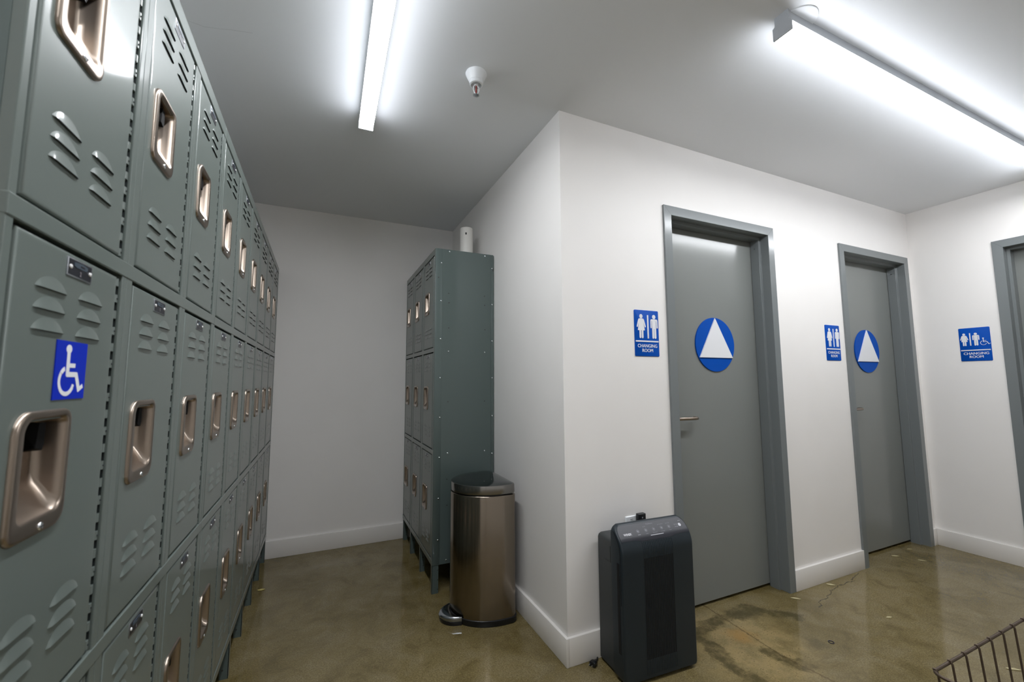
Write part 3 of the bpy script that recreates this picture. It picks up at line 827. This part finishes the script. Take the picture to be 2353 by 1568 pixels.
for cx, m_ in ((.139, 2), (.214, 4), (.256, 3)):
    for k in range(m_):
        x = cx + k * .0075; ell(x, .039, .0015, 1)
for x in (.297, .307): ell(x, .028, .0030, 1, .0018); poly(bm, [on_panel(x - .004, .018), on_panel(x + .004, .018), on_panel(x + .004, .020), on_panel(x - .004, .020)], 1)
ell(.322, .025, .0070, 0)
poly(bm, [on_panel(.322, .041), on_panel(.335, .041), on_panel(.335, .043), on_panel(.322, .043)], 1)
poly(bm, [on_panel(.156, -.0005), on_panel(.222, -.0005), on_panel(.222, .0018), on_panel(.156, .0018)], 0)
obj('panel_icons', bm, None, panel, mats=[M['mark'], M['mark_dim']], recalc=False)
bm = bmesh.new(); ptxt('WINIX', .0125, .050, .013, 0, .0005); obj('lettering', bm, M['mark'], panel, recalc=False)
# ribbed grille down the middle
bm = bmesh.new(); gx0, gx1, nr = .104, .252, 18
def sweep(x0, x1, z0, z1, off0, off1, mi=0):
    Z = [z for z in [z0, .1, .2, .3, .4, .47, .49, .505, .515, .525] if z0 <= z <= z1] + [z1]
    Z = sorted(set(Z))
    a = [[on_front(x0, z, off0), on_front(x1, z, off0), on_front(x1 - .0015, z, off1), on_front(x0 + .0015, z, off1)] for z in Z]
    loft(bm, a, mi)
pitch = (gx1 - gx0) / nr
for k in range(nr + 1): sweep(gx0 + k * pitch - .0021, gx0 + k * pitch + .0021, .030, .5295, -.001, .0014, 0)
obj('grille', bm, M['purifier'], root)
bm = bmesh.new()
for k in range(nr): sweep(gx0 + k * pitch + .0002, gx0 + (k + 1) * pitch - .0002, .085, .468, -.0005, .0003, 0)
obj('air_slots', bm, bpy.data.materials['void_black'], root)

# plug and cord lying on the floor
root = tag(empty('plug_and_cord', (.096, -.045, 0)), 'black two-prong plug with cord lying on the floor', 'power plug')
bm = bmesh.new()
loft(bm, [[(x, y, z) for y, z in [(a * w, .011 + b * hgt) for a, b in ((-1, -.6), (-.6, -1), (.6, -1), (1, -.6), (1, .6), (.6, 1), (-.6, 1), (-1, .6))]] for x, w, hgt in ((-.012, .012, .010), (-.010, .014, .0105), (.006, .013, .010), (.014, .007, .006), (.020, .005, .005))])
tube(bm, [(.018, 0, .011), (.035, .003, .007), (.055, .012, .004), (.075, .018, .004)], .0035, 8)
obj('plug_body', bm, M['black'], root, smooth=45)
bm = bmesh.new()
for s in (-1, 1): box(bm, -.029, -.012, s * .0062 - .0008, s * .0062 + .0008, .0085, .0145)
obj('prong', bm, M['screw'], root)
root.rotation_euler = (0, 0, math.radians(25))

# outlet and the black adapter in it
root = tag(empty('wall_outlet', (.3525, 0, .5010)), 'white wall outlet just above the air purifier', 'outlet')
bm = bmesh.new(); loft(bm, [[(x, y, z) for x, z in rrect(0, 0, w, h, .003, 3)] for w, h, y in ((.0700, .1145, 0), (.0700, .1145, -.0035), (.066, .110, -.006))])
obj('cover_plate', bm, M['plastic'], root, smooth=40)
bm = bmesh.new(); box(bm, -.0165, .0165, -.0075, -.005, -.0335, .0335, bev=.0008)
for sz in (.020, -.020):
    for dx, hh in ((-.0063, .008), (.0063, .0065)): box(bm, dx - .001, dx + .001, -.0078, -.0074, sz - hh / 2, sz + hh / 2, 1)
text_into(bm, 'TEST', .0085, lambda x, y, d: (x - .002, -.0065, y + .0395), 1)
box(bm, -.009, .007, -.0066, -.0060, .037, .0375, 1)
obj('receptacle', bm, None, root, mats=[M['plastic'], M['slot']])
root = tag(empty('plug_in_adapter', (.3945, -.0065, .5290)), 'black plug-in adapter sticking out of the wall outlet', 'adapter')
bm = bmesh.new(); box(bm, -.0215, .0215, -.022, 0, -.0020, .040, bev=.004, seg=3); obj('adapter_body', bm, M['black'], root, smooth=40)
bm = bmesh.new(); box(bm, -.0035, .0035, -.0225, -.0218, .020, .026); obj('indicator', bm, M['mark_dim'], root)

# ------------------------------------------------------------------ wire basket
root = tag(empty('wire_basket', (.90, -1.26, 0)), 'brown metal wire basket cut off at the lower right', 'basket')
x0, x1, y1, y0, zt = .441, 1.353, -1.015, -1.50, .45
def tolocal(p): return (p[0] - .90, p[1] + 1.26, p[2])
def bottom(p): return (p[0] - .08 * (p[0] - .6), p[1] + (-.036 if p[1] > -1.26 else .036), .006)
def rim(z, r, k=0.):
    pts = []; rr = .022
    for cx, cy, a0 in ((x1 - rr, y1 - rr, 0), (x0 + rr, y1 - rr, PI / 2), (x0 + rr, y0 + rr, PI), (x1 - rr, y0 + rr, 1.5 * PI)):
        for i in range(6):
            a = a0 + PI / 2 * i / 5; p = (cx + rr * math.cos(a), cy + rr * math.sin(a), zt)
            b = bottom(p); pts.append(tolocal([p[j] + (b[j] - p[j]) * k for j in range(3)]))
    bm = bmesh.new(); n = len(pts); rings = []
    for i, p in enumerate(pts):
        d = (Vector(pts[(i + 1) % n]) - Vector(pts[i - 1])).normalized(); u = Vector((0, 0, 1)); w = d.cross(u).normalized()
        rings.append([Vector(p) + u * math.cos(2 * PI * q / 10) * r + w * math.sin(2 * PI * q / 10) * r for q in range(10)])
    rings.append(rings[0]); loft(bm, rings, 0, False, False)
    return bm
obj('rim', rim(zt, .0040), M['wire'], root, smooth=60)
obj('lower_hoop', rim(zt, .0030, .62), M['wire'], root, smooth=60)
obj('lower_hoop', rim(zt, .0030, 1.), M['wire'], root, smooth=60)
spots = [(.456 + .0765 * k, y1, 1) for k in range(12)] + [(.456 + .0765 * k, y0, -1) for k in range(12)]
for (x, y, s) in spots:
    p = (x, y - s * .005, zt); b = bottom(p); bm = bmesh.new()
    tube(bm, [tolocal((x, y + s * .003, zt + .004)), tolocal((x, y - s * .003, zt + .006)), tolocal((x, y - s * .006, zt - .003)), tolocal(b)], .0027, 8)
    obj('wire', bm, M['wire'], root, smooth=60)
for k in range(5):
    y = y1 - .081 * (k + 1)
    for x in (x0, x1):
        s = 1 if x == x0 else -1; bm = bmesh.new()
        tube(bm, [tolocal((x + s * .004, y, zt)), tolocal(bottom((x, y, 0))[:1] + (y, .006))], .0027, 8); obj('wire', bm, M['wire'], root, smooth=60)
for k in range(12):
    a = bottom((.456 + .0765 * k, y1, 0)); b = bottom((.456 + .0765 * k, y0, 0)); bm = bmesh.new(); tube(bm, [tolocal(a), tolocal(b)], .0024, 6); obj('wire', bm, M['wire'], root, smooth=60)

# ------------------------------------------------------------------ litter on the floor
def leaf(x, y, rz, l, w, label, m='leaf', curl=.003, seed=0):
    rnd = random.Random(seed); bm = bmesh.new(); n = 8; up = []
    for j in (-1, 0, 1):
        row = []
        for i in range(n + 1):
            t = i / n; ww = w / 2 * math.sin(PI * min(1, t * 1.02 + .02)) ** .7 * (1 + .12 * rnd.uniform(-1, 1))
            row.append(bm.verts.new((l * (t - .5), j * ww + .06 * l * math.sin(t * 3), .0012 + curl * abs(j) + curl * .6 * (2 * t - 1) ** 2)))
        up.append(row)
    for a, b in zip(up, up[1:]):
        for i in range(n): bm.faces.new((a[i], a[i + 1], b[i + 1], b[i]))
    r = bmesh.ops.extrude_face_region(bm, geom=bm.faces[:]); bmesh.ops.translate(bm, verts=[v for v in r['geom'] if isinstance(v, bmesh.types.BMVert)], vec=(0, 0, -.0007))
    o = obj('dry_leaf', bm, M[m], smooth=50); o.location = (x, y, 0); o.rotation_euler = (0, 0, rz)
    return tag(o, label, 'leaf', 'dry leaves scattered on the floor')
leaf(-1.247, 1.278, math.radians(-10), .040, .020, 'pale yellow leaf scrap on the floor by the long locker bank legs', 'leafy', .002, 1)
leaf(1.640, -.366, math.radians(-15), .034, .013, 'pale leaf lying alone on the open floor before the right door', 'leaf', .001, 2)
leaf(1.745, -.045, math.radians(-45), .046, .020, 'flat tan leaf touching the floor crack by the baseboard', 'leaf', .001, 3)
leaf(1.405, -.058, math.radians(-45), .050, .016, 'faint tan leaf beside the foot of the purifier-side door frame', 'leaf', .001, 4)
leaf(2.570, .012, math.radians(-35), .046, .017, 'leaf strip on the floor, leftmost of three below the corner door', 'leaf', .001, 5)
leaf(2.640, -.100, math.radians(-50), .046, .012, 'leaf strip on the floor, lowest of three below the corner door', 'leaf', .001, 6)
leaf(2.800, .030, math.radians(-25), .040, .010, 'small leaf strip on the floor, closest to the corner door leaf', 'leaf', .001, 7)
leaf(1.636, -.782, math.radians(-40), .052, .014, 'narrow tan leaf seen through the wires of the basket', 'leaf', .001, 8)
bm = bmesh.new(); n = 24; pts = [(.0105 * math.cos(2 * PI * k / n), .0105 * math.sin(2 * PI * k / n), .0018) for k in range(n + 1)]
tube(bm, pts, .0016, 6, caps=False)
o = obj('rubber_washer', bm, M['ring'], smooth=60); o.location = (1.161, -.3636, 0)
tag(o, 'small dark ring lying on the open concrete floor', 'ring')

# ------------------------------------------------------------------ camera
cam = bpy.data.cameras.new('camera'); co = bpy.data.objects.new('camera', cam); COL.objects.link(co)
F, yaw, pitch_, roll = 965.4865, .4255, .0944, -.0048
f = Vector((math.sin(yaw) * math.cos(pitch_), math.cos(yaw) * math.cos(pitch_), math.sin(pitch_)))
r0 = Vector((math.cos(yaw), -math.sin(yaw), 0)); u0 = r0.cross(f)
r = r0 * math.cos(roll) + u0 * math.sin(roll); u = -r0 * math.sin(roll) + u0 * math.cos(roll)
m3 = Matrix((r, u, -f)).transposed()
co.matrix_world = Matrix.Translation((-.9784, -1.6091, 1.1836)) @ m3.to_4x4()
cam.sensor_width = 36; cam.sensor_fit = 'HORIZONTAL'; cam.lens = F * 36 / 2353; cam.clip_start = .02
cam.dof.use_dof = True; cam.dof.focus_distance = 2.3; cam.dof.aperture_fstop = 5.6
S.camera = co

# ------------------------------------------------------------------ world and view
w = bpy.data.worlds.new('world'); S.world = w; w.use_nodes = True
w.node_tree.nodes['Background'].inputs[0].default_value = (.6, .7, .8, 1); w.node_tree.nodes['Background'].inputs[1].default_value = 0.0
S.view_settings.view_transform = 'Standard'; S.view_settings.look = 'None'; S.view_settings.gamma = 1
S.view_settings.use_curve_mapping = False; S.view_settings.exposure = 2.14
S.cycles.max_bounces = 10; S.cycles.diffuse_bounces = 6; S.cycles.glossy_bounces = 5
S.cycles.sample_clamp_indirect = 4.0; S.cycles.caustics_reflective = False; S.cycles.caustics_refractive = False
S.cycles.use_denoising = True
